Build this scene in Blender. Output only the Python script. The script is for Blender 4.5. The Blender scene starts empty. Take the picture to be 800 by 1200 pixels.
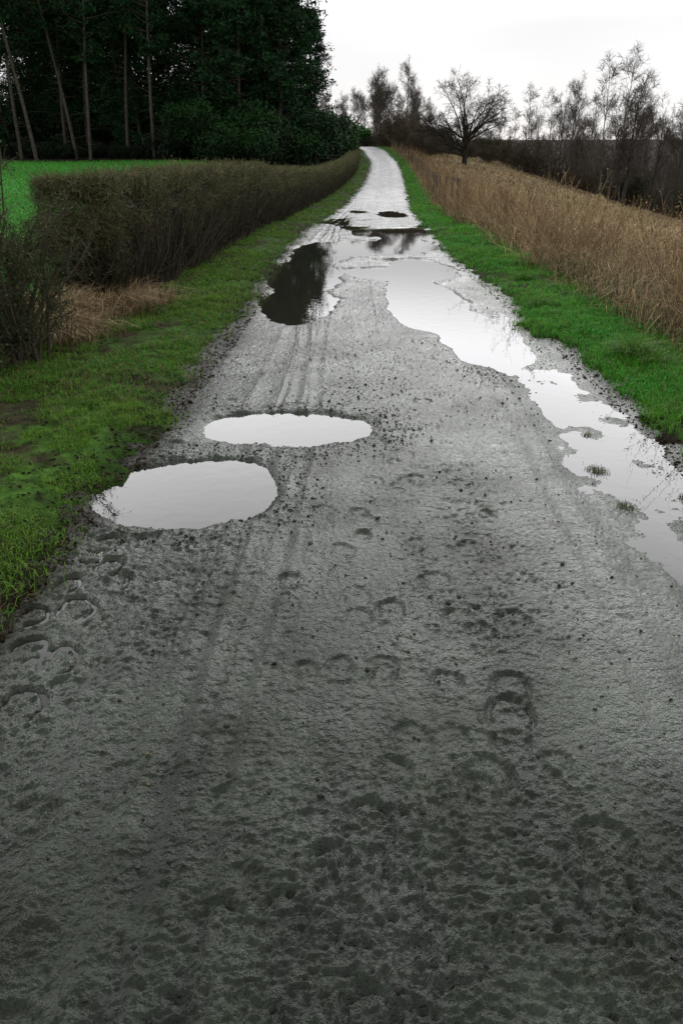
import bpy, math, numpy as np, time
T0=time.time()
rng=np.random.default_rng(7)
scene=bpy.context.scene
# ---------------------------------------------------------------- helpers
def ss(t):
    t=np.clip(t,0,1); return t*t*(3-2*t)
def _h(ix,iy,s):
    n=(ix.astype(np.int64)*374761393+iy.astype(np.int64)*668265263+s*1442695041)&0xffffffff
    n=((n^(n>>13))*1274126177)&0xffffffff
    n=(n^(n>>16))&0xffffffff
    return n/4294967295.0
def vn(x,y,s=0):
    x=np.asarray(x,float);y=np.asarray(y,float)
    ix=np.floor(x);iy=np.floor(y);fx=x-ix;fy=y-iy
    fx=fx*fx*(3-2*fx);fy=fy*fy*(3-2*fy)
    a=_h(ix,iy,s);b=_h(ix+1,iy,s);c=_h(ix,iy+1,s);d=_h(ix+1,iy+1,s)
    return (a*(1-fx)+b*fx)*(1-fy)+(c*(1-fx)+d*fx)*fy
def fbm(x,y,f=1.0,o=4,s=0,g=.5):
    r=0;a=1;t=0
    for i in range(o):
        r=r+a*(vn(x*f+i*17.3,y*f-i*9.1,s+i)-.5);t+=a;a*=g;f*=2.03
    return r/t*2
def smooth_interp(xs,ys,lo,hi,step,win):
    X=np.arange(lo,hi,step);Y=np.interp(X,xs,ys)
    k=int(win/step)|1;ker=np.hanning(k+2)[1:-1];ker/=ker.sum()
    Y=np.convolve(np.pad(Y,k//2,mode='edge'),ker,mode='valid')
    return lambda q:np.interp(q,X,Y)
yy=[-60,0,2.4,3.9,6.9,13,20,31,52,70,87,104,118,130,145,170,200]
LL=[-1.45,-1.45,-1.36,-1.22,-1.07,-1.0,-.75,0,1.37,2.4,3.1,2.8,1.6,-.5,-5.2,-16,-31.5]
RR=[1.9,1.9,1.92,1.95,1.98,1.78,2.05,2.66,4.1,5.1,5.85,5.6,4.5,2.5,-2.0,-12.8,-28.5]
fL=smooth_interp(yy,LL,-80,400,.25,6);fR=smooth_interp(yy,RR,-80,400,.25,6)
Mf=smooth_interp([-80,0,14,18,25,29,33,42,52,70,87,97,106,114,122,140,170,230],[0,0,0,-.05,-.33,-.38,-.50,-.52,-.42,-.02,.45,1.0,1.6,1.95,2.0,1.6,.9,.4],-80,400,.25,4)
def C(y):return (fL(y)+fR(y))/2
def HW(y):return (fR(y)-fL(y))/2
def macro(x,y):
    u=x-C(y);hw=HW(y)
    z=Mf(y)+.95*ss((-u-3.0)/13)*ss((y-14)/44)
    d=np.maximum(u-hw-.9,0)
    z=z-.10*np.minimum(d,12)-.32*np.clip(d-12,0,22)*ss((d-11)/6)
    r=np.sqrt(x*x+y*y)
    z=z+8*ss((r-125)/120)*ss((x-25)/50)*ss((y-20)/60)
    z=z+5*ss((y-260)/400)+4*ss((r-300)/500)
    z=z+.15*fbm(x,y,.08,3,5)*ss((np.abs(u)-3)/5)
    return z
def edge_off(x,y):
    u=x-C(y)
    return np.abs(u)-HW(y)+.22*fbm(x,y,1.5,4,11)+.12*fbm(x,y,6,3,12)
def ground_z(x,y):
    e=edge_off(x,y)
    z=macro(x,y)
    z=z-.11*(1-ss((e+.16)/.2))+.045*ss((e-.02)/.4)+.03*fbm(x,y,3.0,4,13)*ss(e/.3)+.025*fbm(x,y,13.,3,14)*ss((e+.1)/.15)
    return z
PUD=[(-.35,4.5,.56,.36),(-.81,3.55,.475,.43),
 (-.50,8.9,.42,1.15),(-.55,11.0,.55,1.9),(-.35,13.6,.5,1.7),
 (.85,11.6,.85,1.25),(.98,9.0,.48,1.7),(1.32,7.2,.40,1.2),(.7,14.6,1.2,1.5),(1.2,17.6,1.0,1.9),
 (.45,19.2,.45,1.0),(1.7,27,.5,1.8),(.6,28.6,.3,1.3)]
ISL=[(.35,12.2,.42,.55),(.1,9.9,.18,.5),(.35,16.2,.5,.35)]
def pudmask(x,y):
    wx=x+.13*fbm(x,y,2.5,5,21);wy=y+(.12+.025*y)*fbm(x,y,2.2,5,22)
    m=np.zeros_like(x)-9
    for i,(a,b,c,d) in enumerate(PUD):
        k=.5 if i<2 else 1.0
        px=x+k*(wx-x);py=y+k*(wy-y)
        r=np.sqrt(((px-a)/c)**2+((py-b)/d)**2)
        m=np.maximum(m,(1-r)*min(c,d))
    for (a,b,c,d) in ISL:
        r=np.sqrt(((wx-a)/c)**2+((wy-b)/d)**2)
        m=np.minimum(m,-(1-r)*min(c,d))
    return m
HOOF=[(-1.035,2.42,.070,.4,.027),(-.99,2.10,.068,.2,.026),(-1.12,2.16,.060,.8,.026),(-1.03,1.86,.070,.1,.027),(-1.0,2.74,.060,.5,.025),(-1.06,2.96,.056,1.2,.024),(-.92,2.62,.052,.3,.020),(-1.13,2.6,.05,.3,.022),(-1.08,1.66,.060,.3,.024),(-1.18,2.37,.05,.9,.024),(-1.10,2.83,.045,2.0,.022),
(.53,1.82,.070,.2,.012),(.56,1.95,.06,.5,.011),(.42,1.56,.065,.0,.010),(.07,1.39,.065,.3,.010),(.68,1.33,.065,.2,.010)]
hr=np.random.default_rng(3)
for i in range(150):
    b=.8*(7/.8)**hr.random();a=hr.choice([-.95,-.95,-.1,.35,.55,.15])+hr.normal(0,.19)
    HOOF.append((a,b,hr.uniform(.032,.062),hr.normal(0,.7),hr.uniform(.003,.0095)))
def film(x,y):
    return ss((x-.50-.3*fbm(x,y,1.7,3,59))/.6)*ss((y-1.1)/1.2)*(1-ss((y-10)/4))
def road_z(x,y):
    m=macro(x,y)
    z=.007*fbm(x,y,4,3,31)
    near=1-ss((y-9)/14)
    wx=x+.014*fbm(x,y,28,2,38);wy=y+.012*fbm(x,y,22,2,39)
    n1=1-np.abs(fbm(wx*.8,wy*1.5,15,3,33))*1.7
    n1b=1-np.abs(fbm(wx*.9,wy*1.5,38,2,37))*1.6
    n2=fbm(x,y,80,2,35);cl=fbm(x,y,1.1,3,36);fm=film(x,y)
    amp=(.5+.9*ss(cl+.5))*(1-.6*fm)
    z=z+near*amp*(.0048*(n1-.6)+.0058*(n1b-.6)+.0026*n2)
    l=fbm(x,y,11,4,47,.6);z=z+near*.006*ss((l-.12)*4)*ss(cl*2+.5)*(1-.7*fm)
    bend=(C(y)-C(2.))*.9
    for (c,w,d) in ((-.48,.035,.010),(-.66,.06,.008),(-.30,.03,.007),(-.55,.02,.006),(.12,.09,.004),(.86,.09,.007),(1.05,.04,.007),(.30,.03,.004),(1.2,.05,.004)):
        q=(x-c-.03*np.sin(y*1.1+c*9)-.02*fbm(y,y*0,1.1,2,40)-bend)/w
        z=z-d*np.exp(-q*q)*(.3+.9*vn(x*0+c,y*.8,41))+.6*d*np.exp(-((np.abs(q)-1.7)/.5)**2)*(.2+1.2*vn(x*14,y*4,42))
    for (a,b,r,o,dep) in HOOF:
        sel=(np.abs(x-a)<.15)&(np.abs(y-b)<.17)
        if not sel.any():continue
        xs_,ys_=x[sel],y[sel]
        dx=xs_-a+.014*fbm(xs_,ys_,18,3,44);dy=(ys_-b)/1.15+.014*fbm(xs_,ys_,18,3,45)
        rr=np.sqrt(dx*dx+dy*dy);an=np.arctan2(dy,dx)+math.pi/2
        gap=ss((np.abs(np.angle(np.exp(1j*(an+o))))-.45)/.5)
        z[sel]+=-dep*np.exp(-((rr-r)/.010)**2)*gap-.12*dep*np.exp(-(rr/.05)**2)+.45*min(dep,.014)*np.exp(-((rr-r-.022)/.010)**2)*(.3+vn(xs_*30,ys_*30,46))
    z=np.maximum(z,np.where(x>-.8,-.0140,-9))
    p=pudmask(x,y)
    z=z+.009*np.exp(-((p+.09)/.08)**2)*(y<16)*(.4+1.2*vn(x*14,y*14,50))
    k=ss((p+.045)/.09)
    z=z*(1-k*.8)-.036*k
    sx=1.60+.05*np.sin(y*1.7)-.10*ss((y-5.5)/2)
    st=1-np.abs((x-sx)/(.36+.14*vn(y*0,y*1.3,55)))
    st=ss(st*1.7)*ss((y-1.8)/1.2)*(1-ss((y-8.2)/1.0))
    z=z*(1-.45*st)-st*(.0190+.018*fbm(x,y*.8,4.5,5,56,.6))
    s2=ss(1-np.abs((x+1.07)/.17))*ss((y-1.5)/.4)*(1-ss((y-3.1)/.3))
    z=z-s2*.0050
    z=z-.02*ss((fbm(x*1.2,y*.35,1.3,3,58)-.10)*3)*ss((y-14)/8)*(1-ss((y-26)/8))
    return m+z-.004
WATER=-.0190
def build(name,parts,mats,parent=None,link=True,wet=None):
    nv=0;Vs=[];Ts=[];Cs=[];Ms=[];Sm=[]
    for p in parts:
        V,Tt,Cc,mi,sm=p
        Vs.append(V.reshape(-1,3));Ts.append(Tt.reshape(-1,3)+nv)
        Cc=np.broadcast_to(np.asarray(Cc,float),(len(Vs[-1]),3));Cs.append(Cc)
        Ms.append(np.full(len(Ts[-1]),mi));Sm.append(np.full(len(Ts[-1]),sm))
        nv+=len(Vs[-1])
    V=np.concatenate(Vs);T=np.concatenate(Ts);Cc=np.concatenate(Cs);M=np.concatenate(Ms);S=np.concatenate(Sm)
    me=bpy.data.meshes.new(name)
    me.vertices.add(len(V));me.vertices.foreach_set("co",V.astype(np.float32).ravel())
    me.loops.add(len(T)*3);me.loops.foreach_set("vertex_index",T.astype(np.int32).ravel())
    me.polygons.add(len(T));me.polygons.foreach_set("loop_start",np.arange(0,len(T)*3,3,dtype=np.int32))
    for m in mats:me.materials.append(m)
    me.update(calc_edges=True)
    me.polygons.foreach_set("material_index",M.astype(np.int32))
    me.polygons.foreach_set("use_smooth",S.astype(bool))
    a=me.color_attributes.new("Col",'FLOAT_COLOR','POINT')
    a.data.foreach_set("color",np.concatenate([np.clip(Cc,0,1),np.ones((len(V),1))],1).astype(np.float32).ravel())
    if wet is not None:
        a=me.attributes.new("Wet",'FLOAT','POINT');a.data.foreach_set("value",wet.astype(np.float32).ravel())
    me.update()
    if not link:return me
    ob=bpy.data.objects.new(name,me);scene.collection.objects.link(ob)
    if parent:ob.parent=parent
    return ob
def gridT(nr,nc):
    i=np.arange(nr*nc).reshape(nr,nc)
    a=i[:-1,:-1].ravel();b=i[:-1,1:].ravel();c=i[1:,1:].ravel();d=i[1:,:-1].ravel()
    return np.concatenate([np.stack([a,b,c],1),np.stack([a,c,d],1)])
def nrm(v):return v/np.maximum(np.linalg.norm(v,axis=-1,keepdims=True),1e-9)
def tubes(P,R,S=3):
    N,K,_=P.shape
    T=nrm(np.gradient(P,axis=1));mean=nrm(P[:,-1]-P[:,0])
    ref=np.where(np.abs(mean[:,2:3])<.8,np.array([[0,0,1.]]),np.array([[1.,0,0]]))[:,None,:]
    A=nrm(np.cross(T,ref));B=np.cross(T,A)
    an=np.arange(S)*2*math.pi/S
    V=P[:,:,None]+R[:,:,None,None]*(np.cos(an)[None,None,:,None]*A[:,:,None]+np.sin(an)[None,None,:,None]*B[:,:,None])
    base=np.arange(N)[:,None,None]*K*S;k=np.arange(K-1)[None,:,None]*S;s=np.arange(S)[None,None,:];s2=(s+1)%S
    a=base+k+s;b=base+k+s2;c=b+S;d=a+S
    T_=np.concatenate([np.stack([a,c,b],-1).reshape(-1,3),np.stack([a,d,c],-1).reshape(-1,3)])
    return V.reshape(-1,3),T_
def grow(st,dr,ln,K,wig,up,r0,r1):
    N=len(st);P=np.zeros((N,K,3));P[:,0]=st;d=nrm(dr)
    for k in range(1,K):
        d=nrm(d+rng.normal(0,wig,(N,3))+np.array([0,0,up]))
        P[:,k]=P[:,k-1]+d*(ln/(K-1))[:,None]
    t=np.linspace(0,1,K)[None]
    R=r0[:,None]*(1-t)+r1[:,None]*t
    return P,R
def spawn(P,R,n,tmin,tmax,ang0,ang1):
    N,K,_=P.shape
    i=np.repeat(np.arange(N),n);t=rng.uniform(tmin,tmax,len(i))*(K-1)
    k=np.minimum(t.astype(int),K-2);f=(t-k)[:,None]
    pos=P[i,k]*(1-f)+P[i,k+1]*f;rad=R[i,k]*(1-f[:,0])+R[i,k+1]*f[:,0]
    d=nrm(P[i,k+1]-P[i,k]);q=nrm(np.cross(d,rng.normal(0,1,d.shape)))
    a=rng.uniform(ang0,ang1,len(i))[:,None]
    return pos,nrm(d*np.cos(a)+q*np.sin(a)),rad,t/(K-1),i
def blades(x,y,z,h,w,lean,col,az=None):
    N=len(x);az=rng.uniform(0,2*math.pi,N) if az is None else az
    d=np.stack([np.cos(az),np.sin(az),0*az],1);tw=az+math.pi/2+rng.uniform(-.7,.7,N)
    p=np.stack([np.cos(tw),np.sin(tw),0*az],1)
    b=np.stack([x,y,z],1);h=h[:,None]*np.ones((N,1));w=w[:,None];l=lean[:,None]
    up=np.array([[0,0,1.]])
    V=np.stack([b-p*w/2,b+p*w/2,b+up*h*.6+d*h*l*.3-p*w*.4,b+up*h*.6+d*h*l*.3+p*w*.4,b+up*h*(1-.35*l)+d*h*l],1)
    o=np.arange(N)[:,None]*5
    T=np.concatenate([o+np.array([[0,1,3]]),o+np.array([[0,3,2]]),o+np.array([[2,3,4]])])
    c=np.stack([col*.5,col*.5,col*.95,col*.95,col*1.2],1).reshape(-1,3)
    return V.reshape(-1,3),T,c
def leaves(cen,size,col,nbias=None,asp=.28):
    N=len(cen);a=nrm(rng.normal(0,1,(N,3)));
    if nbias is not None:a=nrm(a+nbias)
    b=nrm(np.cross(a,rng.normal(0,1,(N,3))));c=np.cross(a,b);s=size[:,None]
    V=np.stack([cen-b*s*.5,cen+c*s*asp,cen+b*s*.5,cen-c*s*asp],1)
    o=np.arange(N)[:,None]*4
    T=np.concatenate([o+np.array([[0,1,2]]),o+np.array([[0,2,3]])])
    return V.reshape(-1,3),T,np.repeat(col,4,0)
# ---------------------------------------------------------------- materials
def mat(name):
    m=bpy.data.materials.new(name);m.use_nodes=True
    nt=m.node_tree;return m,nt,nt.nodes["Principled BSDF"]
def colmat(name,rough=.7,spec=.3,nscale=None,namp=.4,bump=0,bscale=60,trans=0):
    m,nt,b=mat(name);at=nt.nodes.new("ShaderNodeAttribute");at.attribute_name="Col"
    out=at.outputs["Color"]
    if nscale:
        tc=nt.nodes.new("ShaderNodeTexCoord");n=nt.nodes.new("ShaderNodeTexNoise");n.inputs["Scale"].default_value=nscale;n.inputs["Detail"].default_value=6
        nt.links.new(tc.outputs["Object"],n.inputs["Vector"])
        mr=nt.nodes.new("ShaderNodeMapRange");mr.inputs[1].default_value=.3;mr.inputs[2].default_value=.7;mr.inputs[3].default_value=1-namp;mr.inputs[4].default_value=1+namp
        nt.links.new(n.outputs["Fac"],mr.inputs[0])
        mx=nt.nodes.new("ShaderNodeVectorMath");mx.operation='SCALE'
        nt.links.new(out,mx.inputs[0]);nt.links.new(mr.outputs[0],mx.inputs["Scale"]);out=mx.outputs[0]
    nt.links.new(out,b.inputs["Base Color"])
    b.inputs["Roughness"].default_value=rough;b.inputs["Specular IOR Level"].default_value=spec
    if bump:
        tc=nt.nodes.new("ShaderNodeTexCoord");n=nt.nodes.new("ShaderNodeTexNoise");n.inputs["Scale"].default_value=bscale;n.inputs["Detail"].default_value=5
        nt.links.new(tc.outputs["Object"],n.inputs["Vector"])
        bp=nt.nodes.new("ShaderNodeBump");bp.inputs["Strength"].default_value=1;bp.inputs["Distance"].default_value=bump
        nt.links.new(n.outputs["Fac"],bp.inputs["Height"]);nt.links.new(bp.outputs[0],b.inputs["Normal"])
    if trans:
        tr=nt.nodes.new("ShaderNodeBsdfTranslucent");nt.links.new(out,tr.inputs[0]);ms=nt.nodes.new("ShaderNodeMixShader");ms.inputs[0].default_value=trans
        nt.links.new(b.outputs[0],ms.inputs[1]);nt.links.new(tr.outputs[0],ms.inputs[2]);nt.links.new(ms.outputs[0],nt.nodes["Material Output"].inputs[0])
    return m
m_ground=colmat("ground_soil_grass",.9,.06,14,.6,.03,40)
m_grass=colmat("grass_blade",.55,.12,trans=.25)
m_dead=colmat("dead_stem",.8,.1)
m_twig=colmat("twig_bark",.85,.12)
m_bark=colmat("bark",.9,.1,6,.4,.02,25)
m_leaf=colmat("evergreen_leaf",.6,.12)
m_needle=colmat("pine_needles",.85,.05)
m_stone=colmat("wet_stone",.55,.18,60,.3)
m_road,nt,b=mat("wet_muddy_road")
tc=nt.nodes.new("ShaderNodeTexCoord")
def noise(s,d=5,rough=.6):
    n=nt.nodes.new("ShaderNodeTexNoise");n.inputs["Scale"].default_value=s;n.inputs["Detail"].default_value=d;n.inputs["Roughness"].default_value=rough
    nt.links.new(tc.outputs["Object"],n.inputs["Vector"]);return n
def mrange(src,a,b_,c,d,smooth=True):
    m=nt.nodes.new("ShaderNodeMapRange");m.interpolation_type='SMOOTHSTEP' if smooth else 'LINEAR'
    for k,v in zip((1,2,3,4),(a,b_,c,d)):m.inputs[k].default_value=v
    nt.links.new(src,m.inputs[0]);return m.outputs[0]
def mth(op,a,b_):
    m=nt.nodes.new("ShaderNodeMath");m.operation=op
    for k,v in enumerate((a,b_)):
        if isinstance(v,(int,float)):m.inputs[k].default_value=v
        else:nt.links.new(v,m.inputs[k])
    return m.outputs[0]
at=nt.nodes.new("ShaderNodeAttribute");at.attribute_name="Col"
aw=nt.nodes.new("ShaderNodeAttribute");aw.attribute_name="Wet";wetv=aw.outputs["Fac"]
n1=noise(160,5,.75)
mx=nt.nodes.new("ShaderNodeVectorMath");mx.operation='SCALE';nt.links.new(at.outputs["Color"],mx.inputs[0]);nt.links.new(mrange(n1.outputs["Fac"],.32,.70,.3,2.2,False),mx.inputs["Scale"])
nt.links.new(mx.outputs[0],b.inputs["Base Color"])
n2=noise(3.2,6,.7)
sy=nt.nodes.new("ShaderNodeSeparateXYZ");nt.links.new(tc.outputs["Object"],sy.inputs[0])
ro=mrange(n2.outputs["Fac"],.36,.64,.07,.28,False)
ro=mth('MULTIPLY',ro,mrange(wetv,.2,1.6,2.0,.45,False))
ro=mth('ADD',ro,mrange(sy.outputs[1],24,55,0,.22,False));nt.links.new(ro,b.inputs["Roughness"])
sp_=mrange(sy.outputs[1],20,50,.40,.13,False)
n5=noise(1.3,5,.6)
sp_=mth('MULTIPLY',sp_,mrange(n5.outputs["Fac"],.38,.62,.55,1.3,False));sp_=mth('MULTIPLY',sp_,wetv);nt.links.new(sp_,b.inputs["Specular IOR Level"])
b.inputs["Specular Tint"].default_value=(.90,1.0,.90,1)
b.inputs["IOR"].default_value=1.5
prev=None
for (sc_,det,dist,st_) in((42,3,.010,.8),(110,3,.0055,.8),(300,2,.0012,.6)):
    nn=noise(sc_,det,.55);bb=nt.nodes.new("ShaderNodeBump");bb.inputs["Strength"].default_value=st_;bb.inputs["Distance"].default_value=dist
    nt.links.new(nn.outputs["Fac"],bb.inputs["Height"])
    if prev:nt.links.new(prev.outputs[0],bb.inputs["Normal"])
    prev=bb
nt.links.new(prev.outputs[0],b.inputs["Normal"])
m_water,nt,b=mat("puddle_water")
b.inputs["Base Color"].default_value=(.022,.021,.016,1);b.inputs["Roughness"].default_value=.015;b.inputs["IOR"].default_value=1.5
tc=nt.nodes.new("ShaderNodeTexCoord");n=noise(9,2,.5)
bp=nt.nodes.new("ShaderNodeBump");bp.inputs["Strength"].default_value=.2;bp.inputs["Distance"].default_value=.003;nt.links.new(n.outputs["Fac"],bp.inputs["Height"]);nt.links.new(bp.outputs[0],b.inputs["Normal"])
# ---------------------------------------------------------------- ground
g=4.5*np.power(1500/4.5,np.linspace(0,1,60))
U=np.concatenate([-g[::-1],np.arange(-4.47,4.48,.03),g])
ys=list(np.linspace(-60,.45,22));y=.5
while y<1500:ys.append(y);y+=max(.025,.010*y)
Y=np.array(ys);UU,YY=np.meshgrid(U,Y);XX=UU+C(YY)
Z=ground_z(XX,YY)
def ground_col(x,y):
    u=x-C(y);hw=HW(y);oL=-u-hw;oR=u-hw
    n=fbm(x,y,1.2,4,61)[...,None];n2=fbm(x,y,.25,3,62)[...,None];n5=fbm(x,y,6,3,63)[...,None]
    mud=np.array([.034,.027,.016]);gr=np.array([.042,.100,.013]);fld=np.array([.045,.205,.028]);tan=np.array([.20,.145,.070])
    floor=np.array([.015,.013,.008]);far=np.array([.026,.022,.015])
    c=mud+(gr-mud)*ss(.45+n*1.2+n5*.8)
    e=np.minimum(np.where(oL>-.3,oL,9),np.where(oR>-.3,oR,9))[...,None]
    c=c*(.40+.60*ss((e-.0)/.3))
    kf=ss((oL-1.6)/.5)[...,None];c=c*(1-kf)+kf*fld*(1+.35*n2+.25*n)
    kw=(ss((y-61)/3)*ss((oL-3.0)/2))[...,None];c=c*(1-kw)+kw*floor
    kt=ss((oR-.8)/.4)[...,None];c=c*(1-kt)+kt*tan*(1+.5*n+.4*n2)
    kd=ss((oR-13)/3)[...,None];c=c*(1-kd)+kd*far
    kk=ss((y-125)/10)[...,None];c=c*(1-kk)+kk*far
    return c
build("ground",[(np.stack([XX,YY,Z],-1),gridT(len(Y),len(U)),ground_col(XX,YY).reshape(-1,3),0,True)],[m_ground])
ys=list(np.linspace(-8,.45,60));y=.5
while y<230:ys.append(y);y+=max(.0055,.0042*y)
Y=np.array(ys);s=np.linspace(-1,1,640);SS,YY=np.meshgrid(s,Y);XX=C(YY)+SS*(HW(YY)+.3)
Z=road_z(XX,YY)
n=fbm(XX,YY,1.6,4,71)[...,None];n2=fbm(XX,YY,9,3,72)[...,None];n3=fbm(XX*6,YY*.6,2,3,73)[...,None]
base=np.array([.0125,.0158,.0095])*(1+.7*n+.5*n2+.6*n3)
ee=np.abs(SS)*(HW(YY)+.3)-HW(YY)+.28
edge=ss(ee/.3)[...,None]
base=base*(1-edge)+edge*np.array([.014,.012,.007])
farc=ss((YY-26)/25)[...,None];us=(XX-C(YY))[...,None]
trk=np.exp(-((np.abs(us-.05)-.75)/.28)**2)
base=base*(1-farc)+farc*np.array([.046,.050,.054])*(1+.7*n+.5*n3)*(.45+.9*trk)  # far lane's wet sheen painted in as lengthwise colour streaks
wet=1-.8*ss((ee+.02+.12*n[...,0])/.28)*(SS<0)-.5*ss(ee/.28)*(SS>0)+.6*film(XX,YY)
wet=wet*(1-.25*(1-ss((YY-1.0)/1.6)))
build("road",[(np.stack([XX,YY,Z],-1),gridT(len(Y),len(s)),base.reshape(-1,3),0,True)],[m_road],wet=np.clip(wet,.15,1.6))
ys=list(np.arange(1.3,40,.25));Y=np.array(ys);s=np.linspace(-1,1,24);SS,YY=np.meshgrid(s,Y);XX=C(YY)+SS*(HW(YY)+.12)
build("puddle_water",[(np.stack([XX,YY,macro(XX,YY)+WATER],-1),gridT(len(Y),24),(0,0,0),0,True)],[m_water])
print("ground",time.time()-T0)
# ---------------------------------------------------------------- gravel
def stones(x,y,z,r,flat=(.4,.8)):
    ico=np.array([[0,0,1],[.89,0,.45],[.28,.85,.45],[-.72,.53,.45],[-.72,-.53,.45],[.28,-.85,.45],[.72,.53,-.45],[-.28,.85,-.45],[-.89,0,-.45],[-.28,-.85,-.45],[.72,-.53,-.45],[0,0,-1]])
    f=np.array([[0,1,2],[0,2,3],[0,3,4],[0,4,5],[0,5,1],[1,6,2],[2,7,3],[3,8,4],[4,9,5],[5,10,1],[6,7,2],[7,8,3],[8,9,4],[9,10,5],[10,6,1],[11,7,6],[11,8,7],[11,9,8],[11,10,9],[11,6,10]])
    N=len(x);V=ico[None]*(1+rng.normal(0,.18,(N,12,1)))
    sc=r[:,None]*np.stack([rng.uniform(.7,1.3,N),rng.uniform(.7,1.3,N),rng.uniform(*flat,N)],1)
    V=V*sc[:,None];a=rng.uniform(0,6.28,N);ca,sa=np.cos(a)[:,None],np.sin(a)[:,None]
    V=np.stack([V[...,0]*ca-V[...,1]*sa,V[...,0]*sa+V[...,1]*ca,V[...,2]],-1)+np.stack([x,y,z],1)[:,None]
    return V.reshape(-1,3),(np.arange(N)[:,None,None]*12+f[None]).reshape(-1,3),N
N=150000
y=.6*np.power(16/.6,rng.random(N));x=C(y)+rng.uniform(-1,1,N)*(HW(y)+.15)
p=pudmask(x,y);e=np.abs(x-C(y))-HW(y)
band=np.exp(-((y-4.9)/1.6)**2)*np.exp(-((x-.15)/.6)**2)
prob=.012+.45*np.exp(-((p+.12)/.09)**2)*ss(fbm(x,y,1.1,2,81)+.6)*(y<7)+.10*np.exp(-((e+.08)/.16)**2)*ss(fbm(x,y,2,2,84)*2+.5)+.12*ss(fbm(x,y,1.,3,82)*2-.2)*(y>2.2)+.30*band*ss(fbm(x,y,3,3,83)*2+.3)
k=(rng.uniform(0,1,N)<prob)&(p<.0);x,y=x[k],y[k]
r=np.clip(rng.lognormal(-5.45,.42,len(x)),.002,.012)
V,T,N=stones(x,y,road_z(x,y)+r*.1,r)
col=np.repeat(rng.uniform(.010,.035,(N,1))*np.array([[1,.97,.80]]),12,0)
build("gravel",[(V,T,col,0,False)],[m_stone])
def scatter(side,y0,y1,o0,o1,dens):
    A=(y1-y0)*(o1-o0);N=int(A*dens);y=rng.uniform(y0,y1,N);o=rng.uniform(o0,o1,N)
    x=fL(y)-o if side<0 else fR(y)+o
    return x,y,o
N=9000;y=1.2*np.power(14/1.2,rng.random(N));sd_=np.where(rng.random(N)<.7,-1,1);o=rng.exponential(.28,N)-.12
x=np.where(sd_<0,fL(y)-o,fR(y)+o*.5);k=(o<1.3);x,y=x[k],y[k]
r=np.clip(rng.lognormal(-5.1,.45,len(x)),.003,.016)
V,T,N=stones(x,y,np.maximum(ground_z(x,y),road_z(x,y))+r*.0,r)
build("soil_clods",[(V,T,np.repeat(rng.uniform(.4,1.5,(N,1))*np.array([[.026,.020,.012]]),12,0),0,True)],[m_ground])
# ---------------------------------------------------------------- verge grass
parts=[]
for side in(-1,1):
    for (y0,y1,dn,hs,ws) in((1.2,5,12500,1,1),(5,9,6500,1.1,1.5),(9,16,2600,1.2,2.4),(16,32,750,1.4,4.5),(32,60,220,1.6,9),(60,112,80,1.8,16)):
        o1=(2.6 if side<0 else 1.35)
        x,y,o=scatter(side,y0,y1,-.34,o1,dn)
        n=fbm(x,y,1.5,4,91)+.6*fbm(x,y,5,3,92)
        edge=edge_off(x,y)
        if side<0: pr=ss((edge+.18)/.65)*ss(.72+n*1.9)
        else: pr=ss((edge+.10)/.25)*ss(.90+n*1.4)
        k=rng.uniform(0,1,len(x))<pr;x,y,o,n=x[k],y[k],o[k],n[k];N=len(x)
        lush=ss(.5+fbm(x,y,.9,3,93)*1.3);patch=fbm(x,y,1.3,4,94)[:,None]
        h=(.016+.030*rng.random(N)+.036*lush*rng.random(N))*hs*(1.0 if side<0 else 1.3)
        w=rng.uniform(.0020,.0040,N)*ws
        g1=np.array([.058,.225,.016]);g2=np.array([.155,.265,.026]);br=np.array([.19,.14,.065])
        t=np.clip(rng.random(N)[:,None]*.7+patch*.8,0,1);col=g1*(1-t)+g2*t
        if side>0:col=col*np.array([.85,1.3,1.1])
        kb=(rng.random(N)<np.where(side<0,.20-.45*patch[:,0],.06))[:,None];col=np.where(kb,br,col)*(.45+.9*rng.random((N,1)))
        V,T,c=blades(x,y,np.maximum(ground_z(x,y),road_z(x,y))-.004,h,w,rng.uniform(.2,1.3,N),col);parts.append((V,T,c,0,True))
for (a,b,rr,nn) in((1.43,3.83,.06,260),(1.42,3.35,.045,160),(1.78,3.45,.05,200),(1.55,4.4,.03,80),(.72,3.3,.02,30),(-1.0,3.0,.05,60)):
    x=a+rng.normal(0,rr*.5,nn);y=b+rng.normal(0,rr*.6,nn);col=np.array([[.08,.10,.025]])*rng.uniform(.5,1.3,(nn,1))
    V,T,c=blades(x,y,np.maximum(road_z(x,y),WATER)+.002,rng.uniform(.008,.020,nn),np.full(nn,.003),rng.uniform(.5,1.5,nn),col);parts.append((V,T,c,0,True))
for (a,b,nn,hh) in((2.42,6.1,420,.2),(2.5,5.85,200,.15),(2.2,8.4,160,.13),(2.75,5.2,250,.15),(2.3,4.7,120,.12),(2.45,10.2,160,.16),(-2.3,5.2,120,.10),(-1.9,7.2,120,.09)):
    x=a+rng.normal(0,.07,nn);y=b+rng.normal(0,.07,nn);az=np.arctan2(y-b,x-a)+rng.normal(0,.5,nn)
    col=np.array([[.085,.19,.025]])*rng.uniform(.5,1.5,(nn,1))
    V,T,c=blades(x,y,ground_z(x,y),rng.uniform(.5,1.1,nn)*hh,np.full(nn,.005),rng.uniform(.4,1.3,nn),col,az);parts.append((V,T,c,0,True))
build("verge_grass",parts,[m_grass])
parts=[]
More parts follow.
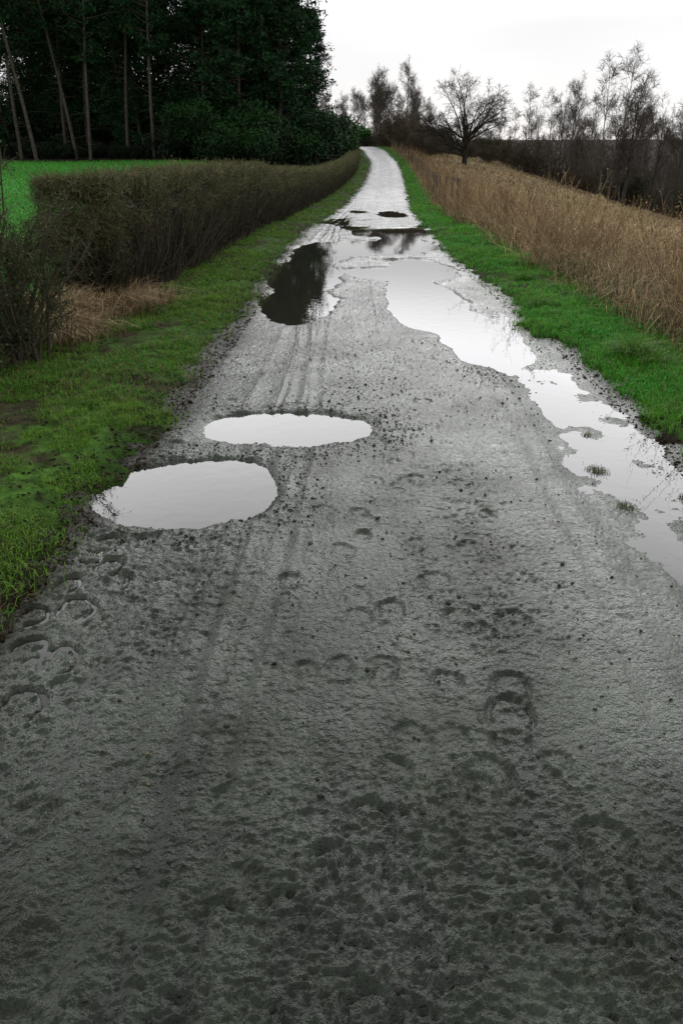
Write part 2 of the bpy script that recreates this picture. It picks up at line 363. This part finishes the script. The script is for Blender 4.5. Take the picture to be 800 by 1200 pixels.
for(y0,y1,o0,o1,dn,hs,ws)in((5,14,2.5,9,900,1,1),(14,34,2.3,16,130,1.3,2.5),(34,64,2.3,32,25,1.6,6)):
    x,y,o=scatter(-1,y0,y1,o0,o1,dn);N=len(x);t=rng.random((N,1))
    col=(np.array([.048,.235,.024])*(1-t)+np.array([.08,.28,.036])*t)*(.7+.5*rng.random((N,1)))
    V,T,c=blades(x,y,ground_z(x,y),rng.uniform(.04,.10,N)*hs,rng.uniform(.004,.008,N)*ws,rng.uniform(.2,1,N),col);parts.append((V,T,c,0,True))
build("field_grass",parts,[m_grass])
# dead grass + weeds (right bank)
parts=[];tan=np.array([.31,.220,.105]);red=np.array([.140,.082,.046]);pale=np.array([.42,.325,.175]);brn=np.array([.11,.078,.044])
for(y0,y1,o0,o1,dn,hs,ws)in((3.2,12,.75,3.4,620,1,1),(12,26,.7,3.8,230,1.05,1.6),(26,60,.8,4,70,1.1,3.5),(60,108,.8,4,25,1.1,7)):
    x,y,o=scatter(1,y0,y1,o0,o1,dn);N=len(x);pt=fbm(x,y,.8,4,99);k=rng.random(N)<ss((o-.75+.35*pt)/.5)*ss(.7+1.3*pt);x,y,o,pt=x[k],y[k],o[k],pt[k];N=len(x);t=rng.random((N,1))
    col=(tan*(1-t)+pale*t);kb=(rng.random(N)<.40-.3*pt)[:,None];col=np.where(kb,brn,col);kg=(rng.random(N)<.14*(o<1.8))[:,None];col=np.where(kg,np.array([.08,.15,.03]),col)*(.4+.8*rng.random((N,1)))
    V,T,c=blades(x,y,ground_z(x,y),rng.uniform(.08,.42,N)*hs*(1+.8*pt),rng.uniform(.003,.008,N)*ws,rng.uniform(.4,2.0,N),col);parts.append((V,T,c,0,True))
for(y0,y1,o0,o1,dn,hs,ws)in((4,20,3,16,110,1,2),(20,50,3,16,32,1.1,4),(50,110,3,16,9,1.2,9)):
    x,y,o=scatter(1,y0,y1,o0,o1,dn);N=len(x);pt=fbm(x,y,.5,4,97);t=np.clip(rng.random((N,1))+pt[:,None]*.6,0,1)
    col=(tan*(1-t)+pale*t)*(.5+.55*rng.random((N,1)))*(1+.5*pt[:,None])
    V,T,c=blades(x,y,ground_z(x,y),rng.uniform(.08,.30,N)*hs*(1+.6*pt),rng.uniform(.004,.008,N)*ws,rng.uniform(.5,1.9,N),col);parts.append((V,T,c,0,True))
build("dry_grass",parts,[m_dead])
parts=[]
for(y0,y1,dn,ws)in((3.4,12,130,1),(12,26,66,1.5),(26,60,22,2.5),(60,105,8,4)):
    x,y,o=scatter(1,y0,y1,.85,3.8,dn);N=len(x);cl=fbm(x,y,.7,4,98);k=rng.random(N)<ss(.42+2.6*cl)*ss((o-.8)/.4);x,y,cl=x[k],y[k],cl[k];N=len(x)
    st=np.stack([x,y,ground_z(x,y)],1);dr=np.stack([rng.normal(-.10,.42,N),rng.normal(0,.42,N),np.ones(N)],1)
    ln=rng.uniform(.35,1.15,N)*(1+.6*cl);P,R=grow(st,dr,ln,5,.11,-.03,np.full(N,.0032)*ws,np.full(N,.0015)*ws)
    V,T=tubes(P,R,3);cc=(red+(pale-red)*rng.random((N,1))**1.8)*rng.uniform(.6,1.4,(N,1));parts.append((V,T,np.repeat(cc,15,0),0,True))
    pos,d,rad,t,i=spawn(P,R,6,.35,.98,.3,1.0);P2,R2=grow(pos,d,rng.uniform(.06,.24,len(pos)),3,.15,.10,rad*.7,rad*.4)
    V,T=tubes(P2,R2,3);parts.append((V,T,np.repeat(cc[i],9,0),0,True))
    m=7;ce=np.repeat(P[:,4],m,0)+rng.normal(0,1,(N*m,3))*np.array([.014,.014,.05]);V,T,c=leaves(ce,rng.uniform(.010,.025,N*m)*math.sqrt(ws),np.repeat(cc,m,0)*.8);parts.append((V,T,c,0,False))
    kk=rng.random(len(P2))<.3;V,T,c=leaves(P2[kk,2],rng.uniform(.015,.04,kk.sum())*math.sqrt(ws),np.repeat(cc,6,0)[kk]*1.1);parts.append((V,T,c,0,False))
build("dead_weeds",parts,[m_dead])
def tuft(name,a,b,nn,rad,hh):
    x=a+rng.normal(0,rad,nn);y=b+rng.normal(0,rad,nn);az=np.arctan2(y-b,x-a)+rng.normal(0,.6,nn);t=rng.random((nn,1))
    col=(np.array([.32,.22,.11])*(1-t)+np.array([.50,.38,.22])*t)*rng.uniform(.3,1.15,(nn,1))
    V,T,c=blades(x,y,ground_z(x,y),rng.uniform(.4,1.1,nn)*hh,np.full(nn,.006),rng.uniform(.4,1.7,nn),col,az);build(name,[(V,T,c,0,True)],[m_dead])
tuft("dry_grass_tuft",-2.50,8.0,1800,.22,.40);tuft("dry_grass_tuft",-2.62,6.8,1300,.22,.30);tuft("dry_grass_tuft",-2.10,8.5,450,.14,.22);tuft("dry_grass_tuft",-2.9,7.4,1100,.2,.42)
print("grass",time.time()-T0)
# ---------------------------------------------------------------- hedge
hy=[7.6,8.2,12,18,32,45,60,80,96,108];hx=[-2.78,-2.70,-2.38,-2.06,-1.5,-.5,.55,1.25,1.25,.65]
hC=smooth_interp(hy,hx,7,112,.25,3)
parts=[]
y0,y1=8.1,106
def hedge_top(y):return 1.29+.06*fbm(y,y*0,1.2,3,110)
N=145000
y=y0*np.power(y1/y0,rng.random(N));sc=np.sqrt(y/8)
ww=.40;H=hedge_top(y)
side=rng.random(N);ox=np.where(side<.42,ww,np.where(side<.60,-ww,rng.uniform(-ww,ww,N)));oz=np.where(side<.60,rng.uniform(.02,1,N)**.75*H,H)
ox=ox*(.86+.1*(oz/H<.8))
inn=rng.uniform(.0,.18,N);ox=ox-np.sign(ox)*inn;oz=oz-inn*(side>=.60)
lump=.12*fbm(y*1.0,oz*1.0,2.2,3,112);ox=ox+np.sign(ox)*lump
cap=rng.random(N)<.10;y=np.where(cap,y0+rng.uniform(-.05,.22,N),y);ox=np.where(cap,rng.uniform(-ww,ww,N),ox);oz=np.where(cap,rng.uniform(.05,1,N)*H,oz);sc=np.where(cap,1,sc)
x=hC(y)+ox;z=ground_z(x,y)+oz
hole=fbm(y*1.3,oz*1.6,2.5,3,113)
keep=rng.random(N)<(.25+.75*ss(oz/.5))*ss(.85+1.5*hole);x,y,z,ox,oz,sc,cap,H=[q[keep] for q in(x,y,z,ox,oz,sc,cap,H)];N=len(x)
out=np.stack([np.sign(ox)*(np.abs(ox)/ww)**2,np.where(cap,-1,0)+0*x,(oz/H)**3*.9+.15],1)
d=out*.8+rng.normal(0,.75,(N,3))
P,R=grow(np.stack([x,y,z],1)-nrm(d)*.06,d,rng.uniform(.05,.19,N)*sc**.5,3,.28,.05,rng.uniform(.0018,.0038,N)*sc,rng.uniform(.001,.0018,N)*sc)
cc=np.array([[.095,.082,.048]])*rng.uniform(.25,2.3,(N,1));gg=rng.random((N,1))<.35;cc=np.where(gg,np.array([[.070,.090,.030]])*rng.uniform(.5,1.5,(N,1)),cc)
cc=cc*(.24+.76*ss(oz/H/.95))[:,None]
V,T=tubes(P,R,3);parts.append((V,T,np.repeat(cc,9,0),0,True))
k=rng.random(N)<.55;ce=P[k,2]+rng.normal(0,.01,(k.sum(),3));t=rng.random((len(ce),1))
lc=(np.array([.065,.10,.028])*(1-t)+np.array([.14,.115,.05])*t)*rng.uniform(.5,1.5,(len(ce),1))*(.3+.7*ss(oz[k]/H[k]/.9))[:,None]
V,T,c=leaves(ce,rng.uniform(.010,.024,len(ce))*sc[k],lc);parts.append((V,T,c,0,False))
N=2600;y=y0*np.power(y1/y0,rng.random(N));x=hC(y)+rng.uniform(-.3,.32,N);st=np.stack([x,y,ground_z(x,y)-.03],1)
P,R=grow(st,np.stack([rng.normal(0,.35,N),rng.normal(0,.35,N),np.ones(N)],1),rng.uniform(.8,1.15,N),5,.17,.05,rng.uniform(.007,.018,N),np.full(N,.005))
V,T=tubes(P,R,4);parts.append((V,T,np.array([.045,.038,.026]),0,True))
Y=np.concatenate([[y0+.16],np.arange(y0+.2,30,.12),np.arange(30,106,.4)]);an=np.linspace(0,2*math.pi,25)[:-1]
AA,YY=np.meshgrid(an,Y);r=1+.22*fbm(AA*2,YY,3,3,115);cz=.70
zz=cz+np.sign(np.sin(AA))*np.abs(np.sin(AA))**.6*.40*r;xx=hC(YY)+np.sign(np.cos(AA))*np.abs(np.cos(AA))**.6*.18*r
sh=np.clip((YY-y0-.15)/.4,0,1);xx=hC(YY)+(xx-hC(YY))*sh;zz=cz+(zz-cz)*sh
V=np.stack([xx,YY,zz+ground_z(hC(YY),YY)],-1);nr,nc=AA.shape;i=np.arange(nr*nc).reshape(nr,nc);j=np.roll(i,-1,1)
a_,b_,c_,d_=i[:-1].ravel(),j[:-1].ravel(),j[1:].ravel(),i[1:].ravel()
parts.append((V,np.concatenate([np.stack([a_,b_,c_],1),np.stack([a_,c_,d_],1)]),(.010,.008,.006),0,True))  # added inner core; shade of the gaps is put into its near-black colour
build("hawthorn_hedge",parts,[m_twig])
def shrub(name,a,b,hh,seed,n0=16):
    parts=[];z=float(ground_z(np.array([a]),np.array([b]))[0])
    st=np.array([[a,b,z-.03]])+np.concatenate([rng.normal(0,.09,(n0,2)),np.zeros((n0,1))],1)
    P,R=grow(st,np.concatenate([rng.normal(0,.32,(n0,2)),np.ones((n0,1))],1),rng.uniform(.65,1.0,n0)*hh,8,.16,.08,rng.uniform(.010,.022,n0),np.full(n0,.004))
    bc=np.array([.05,.044,.029]);V,T=tubes(P,R,6);parts.append((V,T,bc,0,True))
    pos,d,rad,t,i=spawn(P,R,15,.12,.98,.5,1.2);P,R=grow(pos,d,rng.uniform(.15,.45,len(pos))*(1.15-t),5,.22,.06,np.minimum(rad*.6,.006),np.full(len(pos),.002));V,T=tubes(P,R,4);parts.append((V,T,bc,0,True))
    pos,d,rad,t,i=spawn(P,R,11,.1,1,.4,1.2);P,R=grow(pos,d,rng.uniform(.05,.2,len(pos)),3,.25,.05,np.full(len(pos),.0024),np.full(len(pos),.0014));V,T=tubes(P,R,3);parts.append((V,T,bc*1.2,0,True))
    q=P.reshape(-1,3);ce=q+rng.normal(0,.010,q.shape);V,T,c=leaves(ce,rng.uniform(.010,.026,len(ce)),np.array([[.05,.080,.022]])*rng.uniform(.4,1.6,(len(ce),1)));parts.append((V,T,c,0,False))
    build(name,parts,[m_twig])
shrub("hawthorn_shrub",-2.60,5.95,1.62,1,22);shrub("hawthorn_shrub",-3.1,6.5,1.45,2);shrub("hawthorn_shrub",-2.92,5.3,1.50,3,18)
print("hedge",time.time()-T0)
# ---------------------------------------------------------------- bare trees
def bare_tree(name,H,kind):
    parts=[];one=np.ones(1)
    if kind=='oak': bc=np.array([.030,.026,.020]);r=.30
    elif kind=='birch': bc=np.array([.085,.073,.060]);r=.10
    else: bc=np.array([.05,.041,.032]);r=.14
    P,R=grow(np.array([[0,0,-.3]]),np.array([[.0,.02,1.]]),one*H*(.42 if kind=='oak' else .92),9,.035 if kind!='oak' else .04,.05,one*r,one*r*(.55 if kind=='oak' else .12))
    V,T=tubes(P,R,8);parts.append((V,T,bc,0,True))
    if kind=='oak': cfg=[(20,.30,1.0,.4,1.3,H*.52,7,.10,.03),(8,.2,1,.4,1.1,H*.26,5,.2,.03),(6,.15,1,.4,1.1,H*.13,4,.22,.02),(5,.1,1,.4,1.2,H*.065,3,.25,0)]
    elif kind=='birch': cfg=[(28,.22,.99,.35,.8,H*.26,6,.1,.08),(7,.2,1,.35,.9,H*.10,4,.18,-.0),(6,.1,1,.4,1,H*.055,3,.22,-.04)]
    else: cfg=[(20,.25,.99,.4,1.0,H*.34,6,.12,.10),(7,.2,1,.4,1,H*.15,5,.18,.05),(6,.1,1,.4,1,H*.07,3,.22,.02)]
    mn=.013 if kind=='oak' else .011
    for lv,(n,t0,t1,a0,a1,L,K,w,up) in enumerate(cfg):
        pos,d,rad,t,i=spawn(P,R,n,t0,t1,a0,a1)
        ln=L*rng.uniform(.85 if (lv==0 and kind=='oak') else .6,1.1,len(pos))*(1.15-.6*t if (lv or kind!='oak') else 1)
        r0=np.maximum(rad*(.55 if lv else .5),mn);P,R=grow(pos,d,ln,K,w,up,r0,np.maximum(r0*.3,mn*.7))
        V,T=tubes(P,R,5 if lv==0 else 3);parts.append((V,T,bc*(1+.15*lv),0,True))
    return build(name,parts,[m_bark],link=False)
def place(name,me,x,y,s,rz,parent=None,sz=None,dz=0):
    ob=bpy.data.objects.new(name,me);scene.collection.objects.link(ob)
    z=float(ground_z(np.array([float(x)]),np.array([float(y)]))[0])
    ob.location=(x,y,z+dz);ob.rotation_euler=(0,0,rz);ob.scale=(s,s,sz or s)
    if parent:ob.parent=parent
    return ob
oak=bare_tree("oak_tree",10,'oak');b1=bare_tree("birch_tree",12,'birch');b2=bare_tree("birch_tree",11,'birch');a1=bare_tree("ash_tree",11,'ash');a2=bare_tree("ash_tree",10,'ash')
def thicket(name,H,col,nleaf):
    n0=22;P,R=grow(np.concatenate([rng.normal(0,.5,(n0,2)),np.zeros((n0,1))-.1],1),np.concatenate([rng.normal(0,.45,(n0,2)),np.ones((n0,1))],1),rng.uniform(.6,1,n0)*H,6,.15,.05,np.full(n0,.04),np.full(n0,.015))
    parts=[];V,T=tubes(P,R,4);parts.append((V,T,col,0,True))
    for(n,L,K)in((11,.4*H,4),(6,.18*H,3)):
        pos,d,rad,t,i=spawn(P,R,n,.1,1,.4,1.2);P,R=grow(pos,d,rng.uniform(.5,1,len(pos))*L,K,.2,.05,np.full(len(pos),.018),np.full(len(pos),.013));V,T=tubes(P,R,3);parts.append((V,T,np.array(col),0,True))
    if nleaf:
        k=rng.integers(0,len(P),nleaf);V,T,c=leaves(P[k,2]+rng.normal(0,.1,(nleaf,3)),rng.uniform(.12,.25,nleaf),np.array([[.022,.034,.012]])*rng.uniform(.5,1.6,(nleaf,1)));parts.append((V,T,c,0,False))
    return build(name,parts,[m_twig],link=False)
th1=thicket("thicket",3.2,np.array([.075,.060,.040]),0);th2=thicket("thicket",3.3,np.array([.05,.042,.027]),1800)
place("oak_tree",oak,13.8,92,1.0,2.4,sz=1.0)
W=bpy.data.objects.new("bare_woodland",None);scene.collection.objects.link(W)
r2=np.random.default_rng(5)
for i in range(230):
    y=r2.uniform(66,160);rt=r2.uniform(.185,.66);x=rt*y
    if x-C(y)<17.5:continue
    me=[b1,b2,a1,a2,b2][r2.integers(5)];s=r2.uniform(.68,1.0)*(.85 if rt<.3 else 1)*(1.0 if y<110 else .8)
    place("tree",me,x,y,s,r2.uniform(0,6.28),W,sz=s*r2.uniform(.95,1.15))
for i in range(160):
    y=r2.uniform(54,170);x=r2.uniform(.17,.68)*y
    if x-C(y)<17:continue
    s=r2.uniform(.6,1.3);place("thicket",[th1,th1,th2][r2.integers(3)],x,y,s,r2.uniform(0,6.28),W)
for(x,y,s,m) in((25.5,92,.98,b1),(21.5,84,.74,b2),(29,88,.95,a1),(33,80,.98,b2),(31,84,.92,b1)):
    place("birch_tree" if m in(b1,b2) else "ash_tree",m,x,y,s,x)
L=bpy.data.objects.new("lane_end_woodland",None);scene.collection.objects.link(L)
for i in range(60):
    y=r2.uniform(124,165);x=r2.uniform(-6,.115*y)
    if abs(x-C(y))<3.5:continue
    me=[b1,b2,a2,b1][r2.integers(4)];s=r2.uniform(.7,1.08);place("tree",me,x,y,s,r2.uniform(0,6.28),L)
for i in range(85):
    y=r2.uniform(114,160);x=r2.uniform(-8,.19*y)
    if abs(x-C(y))<3.8 :continue
    s=r2.uniform(.6,1.3);place("thicket",[th1,th2][r2.integers(2)],x,y,s,r2.uniform(0,6.28),L)
for(x,y,s) in((9.5,104,.8),(11,102,.7),(9.2,110,1.1),(12.5,106,.8),(16,104,.7),(18,100,.7),(8.4,114,1.4),(9.6,116,1.5)):
    place("thicket",th1,x,y,s,x,L)
print("bare",time.time()-T0)
# ---------------------------------------------------------------- pines
def pine(name,H,cb,spread,dens,m=10,lf=.25):
    one=np.ones(1);parts=[];P,R=grow(np.array([[0,0,-.3]]),np.array([[rng.normal(0,.05),rng.normal(0,.03),1.]]),one*H,12,.02,.04,one*.15,one*.04)
    V,T=tubes(P,R,8);parts.append((V,T,np.array([.058,.051,.040]),0,True))
    pos,d,rad,t,i=spawn(P,R,22,.04,max(cb,.08),1.2,1.7);p,r=grow(pos,d,rng.uniform(.4,1.8,len(pos)),4,.1,-.03,np.full(len(pos),.03),np.full(len(pos),.012));V,T=tubes(p,r,3);parts.append((V,T,(.04,.034,.028),0,True))
    pos,d,rad,t,i=spawn(P,R,dens,cb,.99,1.15,1.6)
    pr=np.sin(np.clip((t-cb)/(1-cb),0,1)**.75*math.pi*.93+.22)
    ln=spread*np.clip(pr,.12,1)*rng.uniform(.5,1.2,len(pos));p,r=grow(pos,d,ln,6,.09,.02,np.full(len(pos),.055),np.full(len(pos),.015));V,T=tubes(p,r,4);parts.append((V,T,(.05,.042,.03),0,True))
    q,dd,ra,tt,ii=spawn(p,r,10,.3,1.0,.3,1.0);p2,r2_=grow(q,dd,rng.uniform(.3,.9,len(q))*(ln[ii]/spread+.3),3,.15,.08,np.full(len(q),.018),np.full(len(q),.01))
    ce=np.repeat(p2[:,2],m,0)+rng.normal(0,1,(len(p2)*m,3))*np.array([.22,.22,.12])
    sh=np.repeat(rng.uniform(.3,1.9,(len(p2),1)),m,0)
    V,T,c=leaves(ce,rng.uniform(.7,1.35,len(ce))*lf,np.array([[.012,.032,.012]])*sh*rng.uniform(.6,1.4,(len(ce),1)),np.array([0,0,.4]),asp=.18);parts.append((V,T,c,1,False))
    return build(name,parts,[m_bark,m_needle],link=False)
p1=pine("pine_tree",19,.40,3.2,80);p2=pine("pine_tree",20,.44,3.0,78);p3=pine("pine_tree",18,.12,3.3,165,13,.30);p4=pine("pine_tree",17,.05,3.0,130)
for(x,y,m,s)in((-5.2,70,p3,1.0),(-6.6,72,p3,1.0),(-8.5,69,p3,1.02),(-12,71,p4,1),(-15.5,68,p1,1),(-18.2,70,p2,1),(-20.5,67,p1,.95),(-22.2,69,p2,1.0),(-24.5,66,p2,1.05),(-26.5,68,p1,1),(-29,66,p2,1),(-32,67,p1,1),(-6.5,76,p4,1.05),(-4.3,80,p3,.9),(-3.4,87,p3,.75)):
    place("pine_tree",m,x,y,s,x*2.3)
PW=bpy.data.objects.new("pine_woodland",None);scene.collection.objects.link(PW)
for i in range(90):
    y=r2.uniform(72,104);x=r2.uniform(-.60,-.085)*y
    if C(y)-x<7.5:continue
    m=[p1,p2,p4,p4,p4][r2.integers(5)] if y<84 else p4;place("pine_tree_back",m,x,y,r2.uniform(.85,1.1),r2.uniform(0,6.28),PW)
def bush(name,rx,rz,n,col,ls):
    k=22;cen=np.stack([rng.normal(0,rx*.45,k),rng.normal(0,rx*.4,k),rng.uniform(.15,.8,k)*rz],1);rad=rng.uniform(.18,.45,k)*min(rx,rz)
    i=rng.integers(0,k,n);d=nrm(rng.normal(0,1,(n,3)));ce=cen[i]+d*(rad[i]*rng.uniform(.6,1.15,n))[:,None]
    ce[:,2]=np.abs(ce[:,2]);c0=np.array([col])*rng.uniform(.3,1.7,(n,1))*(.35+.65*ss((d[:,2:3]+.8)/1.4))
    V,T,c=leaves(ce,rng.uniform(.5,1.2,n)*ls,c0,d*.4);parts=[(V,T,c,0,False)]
    n0=20;P,R=grow(np.concatenate([rng.normal(0,.3,(n0,2)),np.zeros((n0,1))-.1],1),np.concatenate([rng.normal(0,.5,(n0,2)),np.ones((n0,1))],1),np.full(n0,rz*.8),5,.15,.03,np.full(n0,.05),np.full(n0,.02));V,T=tubes(P,R,4);parts.append((V,T,(.04,.03,.02),1,True))
    return build(name,parts,[m_leaf,m_bark],link=False)
bs1=bush("laurel_bush",3.0,3.6,13000,(.012,.040,.009),.20);bs2=bush("laurel_bush",2.6,3.0,12000,(.028,.115,.010),.19);bs3=bush("laurel_bush",2.6,2.4,6000,(.009,.018,.007),.26)
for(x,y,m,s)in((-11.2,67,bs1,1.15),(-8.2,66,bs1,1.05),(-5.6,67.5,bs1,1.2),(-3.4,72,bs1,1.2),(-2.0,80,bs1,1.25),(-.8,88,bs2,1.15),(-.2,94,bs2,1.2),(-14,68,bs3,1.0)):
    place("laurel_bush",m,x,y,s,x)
US=bpy.data.objects.new("woodland_undergrowth",None);scene.collection.objects.link(US)
for i in range(60):
    y=r2.uniform(76,98);x=r2.uniform(-.6,-.08)*y
    if C(y)-x<6:continue
    place("undergrowth",bs3,x,y,r2.uniform(.9,1.7),r2.uniform(0,6.28),US)
for i in range(22):
    place("undergrowth",bs3,-16-i*1.0,70+r2.uniform(-2,5),r2.uniform(.3,.6),r2.uniform(0,6.28),US)
print("pines",time.time()-T0)
# ---------------------------------------------------------------- fences
F=bpy.data.objects.new("post_and_wire_fence",None);scene.collection.objects.link(F)
ys=np.arange(24,112,3.0);fx=fR(ys)+1.25;fz=ground_z(fx,ys)
P=np.stack([np.stack([fx,ys,fz-.2],1),np.stack([fx+rng.normal(0,.03,len(ys)),ys,fz+1.12],1)],1);V,T=tubes(P,np.full((len(ys),2),.045),7)
build("posts",[(V,T,(.10,.08,.06),0,False)],[m_bark],F)
ws=[]
for h in(.35,.7,1.02):
    P=np.stack([fx,ys,fz+h],1)[None];V,T=tubes(P,np.full((1,len(ys)),.004),4);ws.append((V,T,(.10,.10,.10),0,True))
build("wires",ws,[m_twig],F)
G=bpy.data.objects.new("wooden_rail_fence",None);scene.collection.objects.link(G)
pts=np.array([[-2.2,70.5],[-.9,71.2],[.35,72]]);gz=ground_z(pts[:,0],pts[:,1])
P=np.stack([np.c_[pts,gz-.2],np.c_[pts,gz+1.15]],1);V,T=tubes(P,np.full((3,2),.05),6);build("posts",[(V,T,(.05,.042,.034),0,False)],[m_bark],G)
rl=[]
for h in(.4,.75,1.05):
    V,T=tubes(np.c_[pts,gz+h][None],np.full((1,3),.03),5);rl.append((V,T,(.05,.042,.034),0,False))
build("rails",rl,[m_bark],G)
n=60;y=rng.uniform(.9,5,n);x=rng.uniform(-1.2,1.8,n);k=pudmask(x,y)<-.02;x,y=x[k],y[k];n=len(x)
lc=np.array([[.06,.05,.025]])*rng.uniform(.5,2.2,(n,1));lc[0]=(.16,.03,.02)
V,T,c=leaves(np.stack([x,y,road_z(x,y)+.004],1),rng.uniform(.006,.018,n),lc,np.array([0,0,5.]))
build("leaf_litter",[(V,T,c,0,False)],[m_dead])
# ---------------------------------------------------------------- sky and light
w=bpy.data.worlds.new("World");scene.world=w;w.use_nodes=True;nt=w.node_tree;bg=nt.nodes["Background"]
SE,SA=32,8
sky=nt.nodes.new("ShaderNodeTexSky");sky.sky_type='NISHITA';sky.sun_disc=False;sky.sun_elevation=math.radians(SE);sky.sun_rotation=math.radians(SA)
tc=nt.nodes.new("ShaderNodeTexCoord");sp=nt.nodes.new("ShaderNodeSeparateXYZ");nt.links.new(tc.outputs["Generated"],sp.inputs[0])
A=mrange(sp.outputs[2],.12,.26,0,1);B=mrange(sp.outputs[2],.35,.68,1,0);Fr=mrange(sp.outputs[1],-.5,.75,.2,1)
val=mth('MULTIPLY',mth('MULTIPLY',A,B),Fr);val=mth('MULTIPLY',val,29.);val=mth('ADD',val,10.)
val=mth('MULTIPLY',val,mrange(sp.outputs[2],.45,.95,1,.78))
n=nt.nodes.new("ShaderNodeTexNoise");n.inputs["Scale"].default_value=3;n.inputs["Detail"].default_value=4
mp=nt.nodes.new("ShaderNodeMapping");mp.inputs["Scale"].default_value=(1,1,3);nt.links.new(tc.outputs["Generated"],mp.inputs[0]);nt.links.new(mp.outputs[0],n.inputs["Vector"])
val=mth('MULTIPLY',val,mrange(n.outputs["Fac"],.3,.7,.92,1.04,False))
cm=nt.nodes.new("ShaderNodeVectorMath");cm.operation='SCALE';cm.inputs[0].default_value=(.985,.98,1.0);nt.links.new(val,cm.inputs["Scale"])
mix=nt.nodes.new("ShaderNodeMix");mix.data_type='RGBA';mix.inputs["Factor"].default_value=.94
nt.links.new(sky.outputs[0],mix.inputs["A"]);nt.links.new(cm.outputs[0],mix.inputs["B"]);nt.links.new(mix.outputs["Result"],bg.inputs["Color"])
bg.inputs["Strength"].default_value=.1
sd=bpy.data.lights.new("sun",'SUN');sd.energy=.5;sd.angle=math.radians(20);sd.color=(1,.98,.95);so=bpy.data.objects.new("sun",sd);scene.collection.objects.link(so)
so.rotation_euler=(math.radians(90-SE),0,math.radians(180-SA))
cd=bpy.data.cameras.new("camera");cd.sensor_fit='VERTICAL';cd.sensor_height=36;cd.lens=26;cd.clip_start=.05;cd.clip_end=4000
co=bpy.data.objects.new("camera",cd);scene.collection.objects.link(co);co.location=(0,0,1.6);co.rotation_euler=(math.radians(63.9),0,0);scene.camera=co
scene.view_settings.view_transform='Standard';scene.view_settings.look='None';scene.view_settings.exposure=0
print("done",time.time()-T0)
